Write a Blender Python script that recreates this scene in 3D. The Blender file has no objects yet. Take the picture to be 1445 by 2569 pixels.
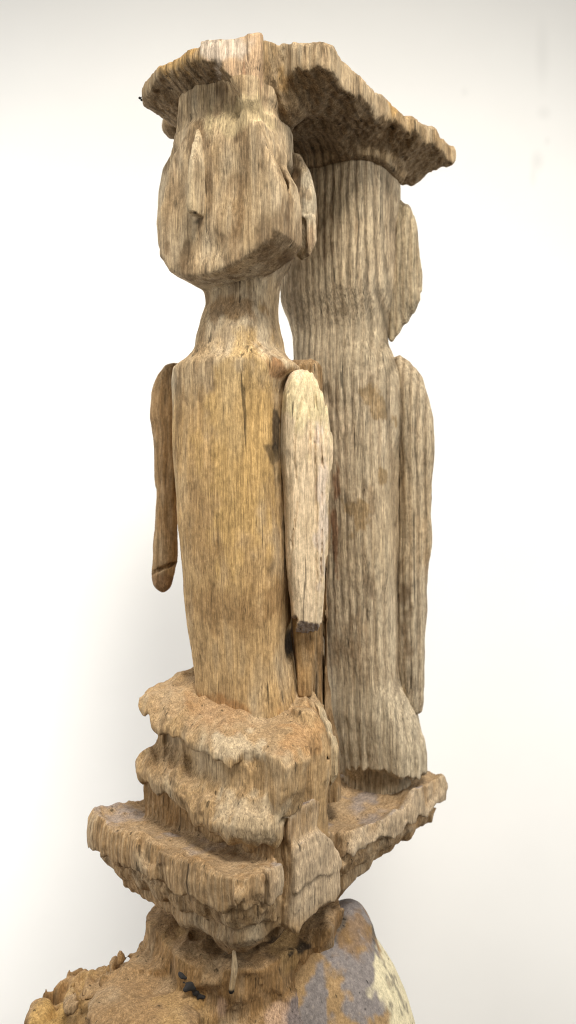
import bpy, math, random
import numpy as np

# ------------------------------------------------------------------ camera, light, exposure
C = bpy.context.scene.collection
SC = bpy.context.scene
S = 0.45                      # metres per modelling unit (the carving was measured in units)
F, D0 = 1855.4, 1.855         # focal length in photo pixels, camera distance in units
RNG = np.random.RandomState(7)

cam_d = bpy.data.cameras.new('camera'); cam = bpy.data.objects.new('camera', cam_d); C.objects.link(cam)
cam.location = (0, -D0*S, 0); cam.rotation_euler = (math.pi/2, 0, 0)
cam_d.sensor_fit = 'VERTICAL'; cam_d.sensor_height = 36.0; cam_d.sensor_width = 36.0; cam_d.lens = 26.0
cam_d.clip_start = 0.02; cam_d.clip_end = 100
cam_d.dof.use_dof = True; cam_d.dof.focus_distance = (D0-.16)*S; cam_d.dof.aperture_fstop = 4.0
SC.camera = cam

w = bpy.data.worlds.new('World'); SC.world = w; w.use_nodes = True
bg = w.node_tree.nodes['Background']; bg.inputs[0].default_value = (1.0, 0.965, 0.88, 1); bg.inputs[1].default_value = 0.31

def area(name, loc, target, size, power, col, size_y=None, spread=180):
    l = bpy.data.lights.new(name, 'AREA'); l.energy = power; l.color = col
    l.spread = math.radians(spread); l.shape = 'RECTANGLE'; l.size = size; l.size_y = size_y or size
    o = bpy.data.objects.new(name, l); C.objects.link(o); o.location = loc
    import mathutils
    o.rotation_euler = (mathutils.Vector(target)-mathutils.Vector(loc)).to_track_quat('-Z', 'Y').to_euler()
    return o
area('ceiling_light', (0.30, -1.05, 1.65), (0, -0.05, 0), 0.6, 13.0, (1.0, 0.955, 0.88), spread=84)
area('window_light', (1.35, -1.35, 0.95), (0, 0.1, -0.1), 0.45, 9.3, (1.0, 0.975, 0.94), spread=150)
area('fill_light', (-1.3, -1.6, 0.5), (0, 0.1, -0.1), 0.9, 5, (1.0, 0.97, 0.93))
area('wall_fill_light', (-1.05, 0.0, -0.18), (-0.15, 0.62, -0.18), 0.3, 12.0, (0.97, 0.985, 1.0), 1.9)  # two unseen lamps added only to brighten the wall
area('wall_fill_light', (1.05, 0.0, -0.18), (0.15, 0.62, -0.18), 0.3, 5.8, (0.97, 0.985, 1.0), 1.9)

SC.view_settings.view_transform = 'Standard'; SC.view_settings.look = 'None'
SC.view_settings.exposure = 0.0; SC.view_settings.gamma = 1.0
SC.cycles.max_bounces = 6; SC.cycles.filter_width = 1.1
SC.cycles.use_denoising = True; SC.cycles.denoising_prefilter = 'ACCURATE'; SC.cycles.denoising_input_passes = 'RGB_ALBEDO_NORMAL'

# ------------------------------------------------------------------ numpy helpers
TAB = RNG.rand(1 << 16).astype(np.float32)*2-1
def _h(ix, iy, iz):
    return TAB[(ix*73856093 ^ iy*19349663 ^ iz*83492791) & 65535]
def vn(x, y, z, seed=0):
    """smooth value noise in -1..1 for flat arrays"""
    x = np.asarray(x, np.float32)+seed*17.31; y = np.asarray(y, np.float32)+seed*5.77; z = np.asarray(z, np.float32)-seed*9.13
    x, y, z = np.broadcast_arrays(x, y, z)
    fx = np.floor(x); fy = np.floor(y); fz = np.floor(z)
    ix = fx.astype(np.int64); iy = fy.astype(np.int64); iz = fz.astype(np.int64)
    tx = x-fx; ty = y-fy; tz = z-fz
    tx = tx*tx*(3-2*tx); ty = ty*ty*(3-2*ty); tz = tz*tz*(3-2*tz)
    def l(a, b, t): return a+(b-a)*t
    return l(l(l(_h(ix, iy, iz), _h(ix+1, iy, iz), tx), l(_h(ix, iy+1, iz), _h(ix+1, iy+1, iz), tx), ty),
             l(l(_h(ix, iy, iz+1), _h(ix+1, iy, iz+1), tx), l(_h(ix, iy+1, iz+1), _h(ix+1, iy+1, iz+1), tx), ty), tz)
def fbm(x, y, z, oct=3, seed=0, gain=.5):
    a, s, f = 1.0, 0, 1.0
    for o in range(oct):
        s = s+a*vn(x*f, y*f, z*f, seed+o*3); a *= gain; f *= 2.03
    return s
def smin(a, b, k):
    h = np.clip(.5+.5*(b-a)/k, 0, 1); return b+(a-b)*h-k*h*(1-h)
def smax(a, b, k): return -smin(-a, -b, k)
def sstep(a, b, x):
    t = np.clip((x-a)/(b-a), 0, 1); return t*t*(3-2*t)
def lerp(a, b, t): return a+(b-a)*t

def P(px, py, Y):
    d = D0+Y
    return np.array([(px-722.5)*d/F, Y, (1284.5-py)*d/F])
def Zp(py, Y): return (1284.5-py)*(D0+Y)/F

class Grid:
    def __init__(s, lo, hi, v):
        s.lo = np.array(lo, np.float32); s.v = v
        n = np.ceil((np.array(hi)-np.array(lo))/v).astype(int)+1
        s.x = (lo[0]+v*np.arange(n[0])).astype(np.float32)[:, None, None]
        s.y = (lo[1]+v*np.arange(n[1])).astype(np.float32)[None, :, None]
        s.z = (lo[2]+v*np.arange(n[2])).astype(np.float32)[None, None, :]
        s.shape = tuple(n)

def loft(G, rows, Y=0., yaw=0., k=.9, n=2.5, smooth=.02, cap=.012):
    """stack of rounded sections measured as (photo row, left, right[, k, n, Y]) at depth Y"""
    A = []
    for r in rows:
        r = list(r)+[None]*(6-len(r)); kk = k if r[3] is None else r[3]; nn = n if r[4] is None else r[4]; yy = Y if r[5] is None else r[5]
        d = D0+yy; m = nn/(nn-1); c, s_ = abs(math.cos(yaw)), abs(math.sin(yaw))
        hw = (r[2]-r[1])/2*d/F
        hx = hw/((c**m+(kk*s_)**m)**(1/m))
        A.append((Zp(r[0], yy), ((r[1]+r[2])/2-722.5)*d/F, yy, hx, hx*kk, nn))
    A = np.array(sorted(A))
    zd = np.linspace(A[0, 0], A[-1, 0], 600)
    w_ = max(1, int(smooth/(zd[1]-zd[0])))
    def smo(v):
        v = np.interp(zd, A[:, 0], v); ker = np.hanning(w_+2)[1:-1]; ker /= ker.sum()
        p_ = np.pad(v, (w_, w_), mode='edge'); return np.convolve(p_, ker, 'same')[w_:-w_]
    g = [np.interp(G.z.ravel(), zd, smo(A[:, i])).astype(np.float32)[None, None, :] for i in range(1, 6)]
    cx, cy, hx, hy, nn = g
    c, s_ = np.float32(math.cos(yaw)), np.float32(math.sin(yaw))
    X = G.x-cx; Yy = G.y-cy
    a = np.abs(X*c+Yy*s_)/hx; b = np.abs(-X*s_+Yy*c)/hy
    q = (a**nn+b**nn)**(1/nn)
    d = (q-1)*np.minimum(hx, hy)
    return smax(d, np.maximum(A[0, 0]-G.z, G.z-A[-1, 0]), cap)

def poly2(x, y, pts):
    """signed distance to a 2D polygon"""
    pts = np.array(pts, np.float64); d = None; sg = np.ones(np.broadcast(x, y).shape, np.float32)
    N = len(pts); j = N-1
    for i in range(N):
        e = pts[j]-pts[i]; wx = x-pts[i][0]; wy = y-pts[i][1]
        t = np.clip((wx*e[0]+wy*e[1])/(e@e), 0, 1); bx = wx-e[0]*t; by = wy-e[1]*t
        q = bx*bx+by*by; d = q if d is None else np.minimum(d, q)
        c1 = y >= pts[i][1]; c2 = y < pts[j][1]; c3 = e[0]*wy > e[1]*wx
        sg = np.where((c1 & c2 & c3) | (~c1 & ~c2 & ~c3), -sg, sg); j = i
    return (sg*np.sqrt(d)).astype(np.float32)
def rpoly(x, y, pts, r):       # rounded corners: inset then grow
    c = np.mean(np.array(pts), 0); return poly2(x, y, pts)-0*r

def prism(G, pix, Y, th, yaw=0., rnd=.008, anchor=None):
    """a solid block: the outline is the cut of its front face with the plane through depth Y turned by yaw, th is its real thickness behind"""
    ax, ay = anchor or (np.mean([p[0] for p in pix]), np.mean([p[1] for p in pix]))
    o = P(ax, ay, Y); c, s_ = math.cos(yaw), math.sin(yaw); pts = []
    for px, py in pix:
        dx, dz = (px-722.5)/F, (1284.5-py)/F
        t = (-s_*o[0]+c*(o[1]+D0))/(-s_*dx+c)
        pts.append(((t*dx-o[0])*c+(t-D0-o[1])*s_, t*dz))
    X = G.x-o[0]; Yy = G.y-o[1]; a = X*c+Yy*s_; b = -X*s_+Yy*c
    return smax(poly2(a, G.z+0*a, pts), np.abs(b-th/2)-th/2, rnd)
def ball(G, px, py, Y, rx, ry=None, rz=None):
    c = P(px, py, Y); ry = ry or rx; rz = rz or rx
    q = np.sqrt(((G.x-c[0])/rx)**2+((G.y-c[1])/ry)**2+((G.z-c[2])/rz)**2)
    return (q-1)*min(rx, ry, rz)

def hit(G, d, px, py):
    """depth Y of the first wood met along the sight line of a photo pixel"""
    ys = G.y.ravel(); D = D0+ys
    i = np.round(((px-722.5)*D/F-G.lo[0])/G.v).astype(int); k = np.round(((1284.5-py)*D/F-G.lo[2])/G.v).astype(int)
    ok = (i >= 0) & (k >= 0) & (i < G.shape[0]) & (k < G.shape[2]); j = np.arange(len(ys))
    v = np.full(len(ys), 1.0); v[ok] = d[i[ok], j[ok], k[ok]]
    h = np.nonzero(v < 0)[0]
    return float(ys[h[0]]) if len(h) else 0.0

def nets(f, G):
    f = np.ascontiguousarray(f, np.float32)
    s = f < 0
    c0 = s[:-1, :-1, :-1]; cnt = np.zeros(c0.shape, np.uint8)
    for i in (0, 1):
        for j in (0, 1):
            for k in (0, 1):
                cnt += s[i:s.shape[0]-1+i, j:s.shape[1]-1+j, k:s.shape[2]-1+k]
    act = (cnt > 0) & (cnt < 8); I = np.argwhere(act); idx = -np.ones(act.shape, np.int32); idx[act] = np.arange(len(I))
    acc = np.zeros((len(I), 3), np.float32); num = np.zeros(len(I), np.float32)
    cor = {}
    for i in (0, 1):
        for j in (0, 1):
            for k in (0, 1): cor[i, j, k] = f[I[:, 0]+i, I[:, 1]+j, I[:, 2]+k]
    for a in cor:
        for ax in range(3):
            if a[ax] == 0:
                b = list(a); b[ax] = 1; fa, fb = cor[a], cor[tuple(b)]
                m = (fa < 0) != (fb < 0); t = np.where(m, fa/np.where(m, fa-fb, 1), 0)
                p = np.zeros((len(I), 3), np.float32)+np.array(a, np.float32); p[:, ax] += t
                acc += p*m[:, None]; num += m
    V = (I+acc/num[:, None])*G.v+G.lo
    quads = []
    for ax in range(3):
        sl0 = [slice(None)]*3; sl1 = [slice(None)]*3; sl0[ax] = slice(0, -1); sl1[ax] = slice(1, None)
        a, b = s[tuple(sl0)], s[tuple(sl1)]
        E = np.argwhere(a != b); u, v = [(1, 2), (2, 0), (0, 1)][ax]
        ok = (E[:, u] > 0) & (E[:, v] > 0) & (E[:, u] < f.shape[u]-1) & (E[:, v] < f.shape[v]-1); E = E[ok]
        def cell(du, dv):
            q = E.copy(); q[:, u] -= du; q[:, v] -= dv; return idx[q[:, 0], q[:, 1], q[:, 2]]
        Q = np.stack([cell(1, 1), cell(0, 1), cell(0, 0), cell(1, 0)], 1)
        fl = ~a[E[:, 0], E[:, 1], E[:, 2]]; Q[fl] = Q[fl][:, ::-1]; quads.append(Q)
    return V, np.concatenate(quads)

def normals(V, Q):
    n = np.cross(V[Q[:, 2]]-V[Q[:, 0]], V[Q[:, 3]]-V[Q[:, 1]]); N = np.zeros_like(V)
    for i in range(4): np.add.at(N, Q[:, i], n)
    return N/np.maximum(np.linalg.norm(N, axis=1, keepdims=True), 1e-9)

# the wood: growth rings cut the surface as vertical ridges
PITH = (-1.5, 0.9)
def rings(x, y, z, f=48, seed=0):
    wx = .007*vn(x*5, y*5, z*1.5, 41)+.0022*vn(x*22, y*22, z*4, 42)+.0012*vn(x*60, y*60, z*22, 43)
    r = np.hypot(x-PITH[0], y-PITH[1])+wx
    s_ = np.sin(r*f*6.2832+1.6*vn(r*f*.45, y*2, z*1.1, 51))
    a = .65+.35*vn(r*f*.6, y*3, z*4, 52)
    return np.clip(a*s_+.25*vn(r*f*2.6, y*4, z*3, 53), -1, 1)
def fibre(x, y, z, f=130, seed=0): return vn(x*f, y*f, z*f*.07, 60+seed)

def carve(G, d, ring=.001, rf=60, fib=.0008, ero=.004, es=9, pit=0., big=0., chip=0., band=.03):
    """wear the surface: rings, fibres, broad erosion, chips and pits - only near the surface"""
    m = np.abs(d) < band
    ii = np.nonzero(m)
    x = G.x.ravel()[ii[0]]; y = G.y.ravel()[ii[1]]; z = G.z.ravel()[ii[2]]
    e = ero*fbm(x*es, y*es, z*es*.6, 2, 3)+ero*.22*fbm(x*38, y*38, z*22, 3, 7, .6)
    if ring: e = e+ring*rings(x, y, z, rf)
    if fib: e = e+fib*fibre(x, y, z)+fib*.7*vn(x*70, y*70, z*14, 9)
    if chip:                                       # flat-faced breaks, steeper than plain noise
        c = fbm(x*16, y*16, z*10, 2, 17); e = e+chip*(sstep(.05, .30, c)+sstep(.42, .60, c)*.8)
    if pit:
        q = vn(x*45, y*45, z*30, 13); e = e+pit*np.clip(q-.45, 0, 1)*2
    if big: e = e+big*fbm(x*5, y*5, z*4, 2, 23)
    out = np.array(np.broadcast_to(d, G.shape), np.float32); out[m] += e.astype(np.float32)
    return out

def lin(r, g, b): return np.array([((c/255+.055)/1.055)**2.4 if c > 10 else c/3294 for c in (r, g, b)], np.float32)
OCHRE, TAN, GREY, PALE = lin(187, 153, 105), lin(175, 149, 112), lin(196, 176, 146), lin(224, 201, 168)
DARK, DUST, SOOT_BLACK, RUST = lin(92, 68, 42), lin(170, 143, 109), lin(24, 21, 19), lin(152, 104, 58)
BONE, FRESH, BROWN = lin(196, 180, 152), lin(205, 172, 136), lin(128, 96, 58)

def mix(col, other, t): return col+(other-col)*np.asarray(t, np.float32)[:, None]
def pix(V):            # where a point was measured in the photo (used only to place stains and painted shade on the wood)
    d = D0+V[:, 1]; return V[:, 0]*F/d+722.5, 1284.5-V[:, 2]*F/d
def spot(V, px, py, Y, r, rz=None, seed=0, rag=.5):
    """an irregular patch around a point of the wood, for stains and painted-in shade"""
    c = P(px, py, Y); rz = rz or r
    q = np.sqrt(((V[:, 0]-c[0])/r)**2+((V[:, 1]-c[1])/(r*2.5))**2+((V[:, 2]-c[2])/rz)**2)
    q = q+rag*fbm(V[:, 0]*40, V[:, 1]*40, V[:, 2]*25, 3, 70+seed)
    return 1-sstep(.6, 1.15, q)

def paint(V, N, base, alt, alt_amt=.6, ring_dirt=.45, rf=60, dust=.5, grey=0., speck=.5):
    x, y, z = V.T
    n1 = fbm(x*4, y*4, z*3, 3, 31); n2 = fbm(x*18, y*18, z*7, 3, 33)
    col = np.tile(base, (len(V), 1))
    col = mix(col, alt, np.clip(.5+n1*.9+n2*.35, 0, 1)*alt_amt)
    col = mix(col, BONE, np.clip(n2*.9-.15+grey, 0, 1)*.55)
    r = rings(x, y, z, rf) if rf < 70 else vn(x*70, y*70, z*10, 66)      # dirt lies in the grooves between the rings
    col = mix(col, DARK, sstep(.02, .65, r)*ring_dirt)
    col = mix(col, BONE, sstep(.1, .7, -r)*ring_dirt*.55)
    q = fbm(x*26, y*26, z*11, 4, 36, .65)
    col = mix(col, DARK, sstep(.30, 1.1, q)*speck)
    col = mix(col, DUST, sstep(.35, .85, N[:, 2])*dust*(.75+.25*np.clip(n2, -1, 1)))
    return col*(1+.10*vn(x*60, y*60, z*30, 38)[:, None])

ROOT_Z = -2.45
def build(name, G, d, parent, mat, colour, label=None):
    V, Q = nets(d, G)
    N = normals(V, Q)
    col = colour(V, N) if colour else None
    return put(name, V, Q, parent, mat, col, label)
def put(name, V, Q, parent, mat, col=None, label=None, smooth=True):
    me = bpy.data.meshes.new(name); Vw = (V-np.array([0, 0, ROOT_Z]))*S
    me.vertices.add(len(V)); me.vertices.foreach_set('co', Vw.astype(np.float32).ravel())
    me.loops.add(Q.size); me.loops.foreach_set('vertex_index', Q.astype(np.int32).ravel())
    me.polygons.add(len(Q)); me.polygons.foreach_set('loop_start', np.arange(0, Q.size, Q.shape[1], dtype=np.int32))
    me.polygons.foreach_set('loop_total', np.full(len(Q), Q.shape[1], np.int32))
    me.update(calc_edges=True); me.validate()
    me.polygons.foreach_set('use_smooth', np.full(len(me.polygons), smooth, bool))
    if col is not None:
        at = me.attributes.new('tint', 'FLOAT_COLOR', 'POINT')
        at.data.foreach_set('color', np.concatenate([np.clip(col, 0.004, .9), np.ones((len(V), 1))], 1).astype(np.float32).ravel())
    me.materials.append(mat)
    o = bpy.data.objects.new(name, me); C.objects.link(o); o.parent = parent
    if label: o['label'] = label
    return o

# ------------------------------------------------------------------ materials
def nt(mat):
    mat.use_nodes = True; t = mat.node_tree; return t, t.nodes, t.links, t.nodes['Principled BSDF']
def wood_material(name, streak=.5, pores=.75, bump=.5, rough=.88, fine=1.0, ringf=100, ring=.3):
    m = bpy.data.materials.new(name); t, n, l, b = nt(m)
    at = n.new('ShaderNodeAttribute'); at.attribute_name = 'tint'
    tc = n.new('ShaderNodeTexCoord')
    def mp(sx, sz):
        q = n.new('ShaderNodeMapping'); q.inputs['Scale'].default_value = (sx/S, sx/S, sz/S); l.new(tc.outputs['Object'], q.inputs[0]); return q
    def noise(mpn, det=3, rough_=.6, dist=0):
        q = n.new('ShaderNodeTexNoise'); q.inputs['Scale'].default_value = 1; q.inputs['Detail'].default_value = det
        q.inputs['Roughness'].default_value = rough_; q.inputs['Distortion'].default_value = dist; l.new(mpn.outputs[0], q.inputs['Vector']); return q
    def mr(src, a, b_, c, d):
        q = n.new('ShaderNodeMapRange'); q.inputs[1].default_value = a; q.inputs[2].default_value = b_
        q.inputs[3].default_value = c; q.inputs[4].default_value = d; l.new(src, q.inputs[0]); return q.outputs[0]
    def math_(op, a, b_):
        q = n.new('ShaderNodeMath'); q.operation = op
        for i, v in ((0, a), (1, b_)):
            if isinstance(v, (int, float)): q.inputs[i].default_value = v
            else: l.new(v, q.inputs[i])
        return q.outputs[0]
    fibres = noise(mp(250*fine, 6), 2.5, .6, .1)
    hair = noise(mp(400*fine, 22), 1.5, .6)
    mott = noise(mp(110, 62), 6, .8)
    pore = noise(mp(380*fine, 15), 2, .6)
    check = noise(mp(75, 1.6), 1.5, .5)
    warp = noise(mp(9, 4), 3, .6)
    big = noise(mp(5, 3), 3, .6)
    sub = n.new('ShaderNodeVectorMath'); sub.operation = 'ADD'; sub.inputs[1].default_value = (-PITH[0], -PITH[1], 0)
    un = n.new('ShaderNodeVectorMath'); un.operation = 'MULTIPLY'; un.inputs[1].default_value = (1/S, 1/S, 0)
    l.new(tc.outputs['Object'], un.inputs[0]); l.new(un.outputs[0], sub.inputs[0])
    ln = n.new('ShaderNodeVectorMath'); ln.operation = 'LENGTH'; l.new(sub.outputs[0], ln.inputs[0])
    rr = math_('MULTIPLY', math_('ADD', ln.outputs['Value'], math_('MULTIPLY', warp.outputs[0], .05)), ringf*6.2832)
    sn = math_('SINE', rr, 0)
    rg = mr(sn, .1, 1.0, 1.0, 1-ring)                       # dark late wood lines
    rg = math_('ADD', rg, math_('MULTIPLY', mr(big.outputs[0], .4, .62, 0, 1), math_('SUBTRACT', 1.0, rg)))   # fading out in patches
    f1 = mr(fibres.outputs[0], .33, .67, 1-streak, 1+streak*.7)
    f2 = mr(hair.outputs[0], .33, .67, 1-streak*.9, 1+streak*.7)
    f3 = mr(mott.outputs[0], .30, .70, .56, 1.30)
    broad = noise(mp(60, 5), 3, .6)
    f4 = math_('MULTIPLY', mr(pore.outputs[0], .60, .70, 1.0, 1-pores), mr(check.outputs[0], .70, .735, 1.0, .35))
    f1 = math_('MULTIPLY', f1, mr(broad.outputs[0], .33, .67, .90, 1.07))
    v = math_('MULTIPLY', math_('MULTIPLY', math_('MULTIPLY', f1, f2), math_('MULTIPLY', f3, f4)), rg)
    mx = n.new('ShaderNodeVectorMath'); mx.operation = 'SCALE'; l.new(at.outputs['Color'], mx.inputs[0]); l.new(v, mx.inputs['Scale'])
    # thin grey weathering film over the high fibres
    film = n.new('ShaderNodeMix'); film.data_type = 'RGBA'; film.inputs[7].default_value = (*lin(190, 172, 142), 1)
    l.new(math_('MULTIPLY', mr(mott.outputs[0], .52, .72, 0, .32), mr(fibres.outputs[0], .45, .65, 0, 1)), film.inputs[0])
    l.new(mx.outputs[0], film.inputs[6]); l.new(film.outputs[2], b.inputs['Base Color'])
    b.inputs['Roughness'].default_value = rough; b.inputs['Specular IOR Level'].default_value = .22
    h = math_('ADD', math_('MULTIPLY', fibres.outputs[0], 1.0), math_('ADD', math_('MULTIPLY', hair.outputs[0], .4), math_('MULTIPLY', mott.outputs[0], .9)))
    h = math_('ADD', h, math_('ADD', math_('MULTIPLY', f4, .35), math_('MULTIPLY', rg, .8)))
    bp = n.new('ShaderNodeBump'); bp.inputs['Strength'].default_value = bump; bp.inputs['Distance'].default_value = .0022*S/.45
    l.new(h, bp.inputs['Height']); l.new(bp.outputs[0], b.inputs['Normal'])
    return m
WOOD = wood_material('weathered_wood', .22, .5, .5, ringf=70, ring=.20)
RIDGED = wood_material('ridged_grey_wood', .27, .5, .6, ringf=48, ring=.42)
PALEWOOD = wood_material('bleached_wood', .16, .35, .35, ringf=100, ring=.16)
ROUGHW = wood_material('eroded_wood', .22, .5, .6, ringf=100, ring=.12)
PAINTED = wood_material('flaking_paint', .08, .2, .5, .75, ring=.0)

def plain(name, col, rough=.8):
    m = bpy.data.materials.new(name); t, n, l, b = nt(m)
    tc = n.new('ShaderNodeTexCoord'); q = n.new('ShaderNodeTexNoise'); q.inputs['Scale'].default_value = 60; q.inputs['Detail'].default_value = 4
    l.new(tc.outputs['Object'], q.inputs['Vector'])
    r = n.new('ShaderNodeMapRange'); r.inputs[3].default_value = .6; r.inputs[4].default_value = 1.4; l.new(q.outputs[0], r.inputs[0])
    s_ = n.new('ShaderNodeVectorMath'); s_.operation = 'SCALE'; s_.inputs[0].default_value = col; l.new(r.outputs[0], s_.inputs['Scale'])
    l.new(s_.outputs[0], b.inputs['Base Color']); b.inputs['Roughness'].default_value = rough; return m
CHAR = plain('black_tar', (.012, .010, .009), .85)
BLUE = plain('blue_paint', (.01, .13, .42), .6)

def wall_material():
    m = bpy.data.materials.new('whitewashed_plaster'); t, n, l, b = nt(m)
    tc = n.new('ShaderNodeTexCoord')
    q = n.new('ShaderNodeTexNoise'); q.inputs['Scale'].default_value = 2.2; q.inputs['Detail'].default_value = 6; l.new(tc.outputs['Object'], q.inputs['Vector'])
    r = n.new('ShaderNodeMapRange'); r.inputs[1].default_value = .35; r.inputs[2].default_value = .7; r.inputs[3].default_value = .94; r.inputs[4].default_value = 1.0; l.new(q.outputs[0], r.inputs[0])
    sc = n.new('ShaderNodeVectorMath'); sc.operation = 'SCALE'; sc.inputs[0].default_value = (.875, .86, .825); l.new(r.outputs[0], sc.inputs['Scale'])
    last = sc.outputs[0]
    for x, z, rx, rz, amt in ((.50, .90, .022, .10, .10), (.490, .690, .020, .030, .16), (.503, .785, .022, .022, .10), (.347, .826, .012, .015, .07), (.482, .66, .012, .03, .10), (.51, .73, .01, .014, .08)):
        mp = n.new('ShaderNodeMapping'); mp.vector_type = 'POINT'; mp.inputs['Location'].default_value = (-x/rx, 0, -z/rz); mp.inputs['Scale'].default_value = (1/rx, 0, 1/rz)
        l.new(tc.outputs['Object'], mp.inputs[0])
        ln = n.new('ShaderNodeVectorMath'); ln.operation = 'LENGTH'; l.new(mp.outputs[0], ln.inputs[0])
        rr = n.new('ShaderNodeMapRange'); rr.interpolation_type = 'SMOOTHSTEP'; rr.inputs[1].default_value = 0; rr.inputs[2].default_value = 1.0
        rr.inputs[3].default_value = amt; rr.inputs[4].default_value = 0; l.new(ln.outputs['Value'], rr.inputs[0])
        mx = n.new('ShaderNodeMix'); mx.data_type = 'RGBA'; mx.inputs[7].default_value = (.32, .32, .30, 1); l.new(rr.outputs[0], mx.inputs[0]); l.new(last, mx.inputs[6]); last = mx.outputs[2]
    l.new(last, b.inputs['Base Color']); b.inputs['Roughness'].default_value = .95; b.inputs['Specular IOR Level'].default_value = .1
    bp = n.new('ShaderNodeBump'); bp.inputs['Strength'].default_value = .15; bp.inputs['Distance'].default_value = .01; l.new(q.outputs[0], bp.inputs['Height']); l.new(bp.outputs[0], b.inputs['Normal'])
    return m

# ------------------------------------------------------------------ the setting
def slab(name, lo, hi, mat):
    lo, hi = np.array(lo, float), np.array(hi, float)
    V = np.array([[(lo, hi)[i][0], (lo, hi)[j][1], (lo, hi)[k][2]] for i in (0, 1) for j in (0, 1) for k in (0, 1)])
    faces = [(0, 1, 3, 2), (4, 6, 7, 5), (0, 4, 5, 1), (2, 3, 7, 6), (0, 2, 6, 4), (1, 5, 7, 3)]
    me = bpy.data.meshes.new(name); me.from_pydata([tuple(v) for v in V], [], faces); me.materials.append(mat)
    o = bpy.data.objects.new(name, me); C.objects.link(o); o['kind'] = 'structure'; return o
slab('wall', (-3.0, .62, ROOT_Z*S-.1), (3.0, .74, 1.9), wall_material())
fl = plain('worn_concrete', (.10, .085, .07), .85)
slab('floor', (-3.0, -2.6, ROOT_Z*S-.08), (3.0, .615, ROOT_Z*S), fl)

# ------------------------------------------------------------------ the carving
carving = bpy.data.objects.new('wooden_carving', None); C.objects.link(carving)
carving.location = (0, 0, ROOT_Z*S); carving.empty_display_size = .1
carving['label'] = 'weathered wooden carving of two standing figures under one cap on a tiered, partly painted pedestal'
carving['category'] = 'carving'
VX = .0036

def neck_pieces(G):
    core = loft(G, [(80, 470, 790), (110, 480, 792), (200, 488, 775), (250, 470, 742), (330, 455, 724), (420, 452, 726)], Y=-.045, yaw=YF, k=.72, n=3.2, smooth=.02)
    G3 = Grid((0, 0, 0), (.1, .1, .1), .05); G3.__dict__.update(G.__dict__); G3.y = G.y-.5*np.clip(.925-G.z, 0, .12)
    wedge = prism(G3, [(498, 88), (512, 150), (545, 166), (575, 195), (597, 228), (603, 262), (606, 330), (640, 360), (652, 315), (656, 80), (560, 70)], -.195, .18, -.10, .006, (590, 160))
    front = loft(G, [(75, 640, 850, .5, None, -.12), (120, 642, 840, .5, None, -.12), (165, 645, 795, .6, None, -.11), (215, 648, 760, .7, None, -.10), (260, 655, 734, .9, None, -.08), (310, 656, 728, 1.1, None, -.07), (420, 640, 727, 1.1, None, -.05)], Y=-.13, k=.55, n=3.2, yaw=.25, smooth=.02)
    return core, wedge, front

# --- front figure
YF = math.radians(-26)
G = Grid((-.37, -.26, -.60), (.12, .26, 1.06), VX)
body = loft(G, [(560, 508, 700), (640, 510, 702), (700, 512, 704), (770, 520, 698, .98), (800, 508, 700, 1.04), (840, 497, 708, 1.10), (880, 492, 716, 1.10), (905, 474, 732, 1.0), (925, 438, 738, .90), (950, 431, 738, .87),
                (1000, 430, 728), (1100, 433, 726), (1200, 439, 728), (1300, 446, 730), (1400, 453, 733), (1500, 465, 733), (1600, 479, 733), (1690, 487, 742), (1760, 492, 752), (1830, 480, 770), (1900, 480, 770)],
            Y=.0, yaw=YF, k=.86, n=3.4, smooth=.025)
head = loft(G, [(200, 440, 740, None, None, -.035), (260, 452, 728, None, None, -.035), (320, 455, 724, None, None, -.03), (350, 452, 728, None, None, -.02), (385, 424, 728), (430, 410, 738), (480, 402, 744), (560, 398, 746), (620, 404, 744), (650, 440, 738), (680, 470, 728), (700, 500, 715), (715, 515, 705)],
            Y=.055, yaw=YF, k=.74, n=2.6, smooth=.03, cap=.03)
body = smin(body, head, .025)
# the face: a flat oval plate in front of the head
G2 = Grid((0, 0, 0), (.1, .1, .1), .05); G2.__dict__.update(G.__dict__)
G2.y = G.y-2.6*np.clip(G.z-.80, 0, .2)**2*sstep(-.07, -.16, G.x)     # forehead leans back under the brim
face = prism(G2, [(455, 342), (425, 380), (408, 430), (400, 520), (398, 575), (398, 640), (418, 680), (458, 700), (520, 694), (563, 676), (625, 640), (674, 606), (695, 575), (697, 470), (690, 415), (665, 365), (650, 300), (606, 285), (560, 300), (490, 316)],
             -.158, .13, YF, .013, (545, 520))
kk = (.008+.045*sstep(.78, .92, G.z)).astype(np.float32)
body = smin(body, face, kk)
for px_, py_, rx, rz in ((452, 450, .035, .075), (575, 445, .055, .085), (520, 620, .05, .03)):   # shallow worn hollows beside the nose
    q = P(px_, py_, -.155+(545-px_)*.00092*.49); body = body+.011*np.exp(-(((G.x-q[0])/rx)**2+((G.y-q[1])/.06)**2+((G.z-q[2])/rz)**2))
core, wedge, front = neck_pieces(G)
nk = smin(smin(core, front, .012), wedge, .010)
body = smin(body, smax(nk+.007*sstep(.965, 1.03, G.z), G.z-1.03, .004), .03)
# groove between face plate and ear, hollow under the cheek
g = P(703, 500, -.15); body = smax(body, -((np.sqrt(((G.x-g[0])/.020)**2+((G.y-g[1])/.03)**2+((G.z-g[2])/.075)**2)-1)*.016), .008)
# dent on the right flank of the neck, hole between body and strip
for (px, py, Y, rx, rz) in ((683, 850, -.09, .009, .05), (727, 1615, -.02, .013, .045), (735, 1632, -.02, .012, .012)):
    q = P(px, py, Y); body = smax(body, -((np.sqrt(((G.x-q[0])/rx)**2+((G.y-q[1])/.03)**2+((G.z-q[2])/rz)**2)-1)*rx), .006)
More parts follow.
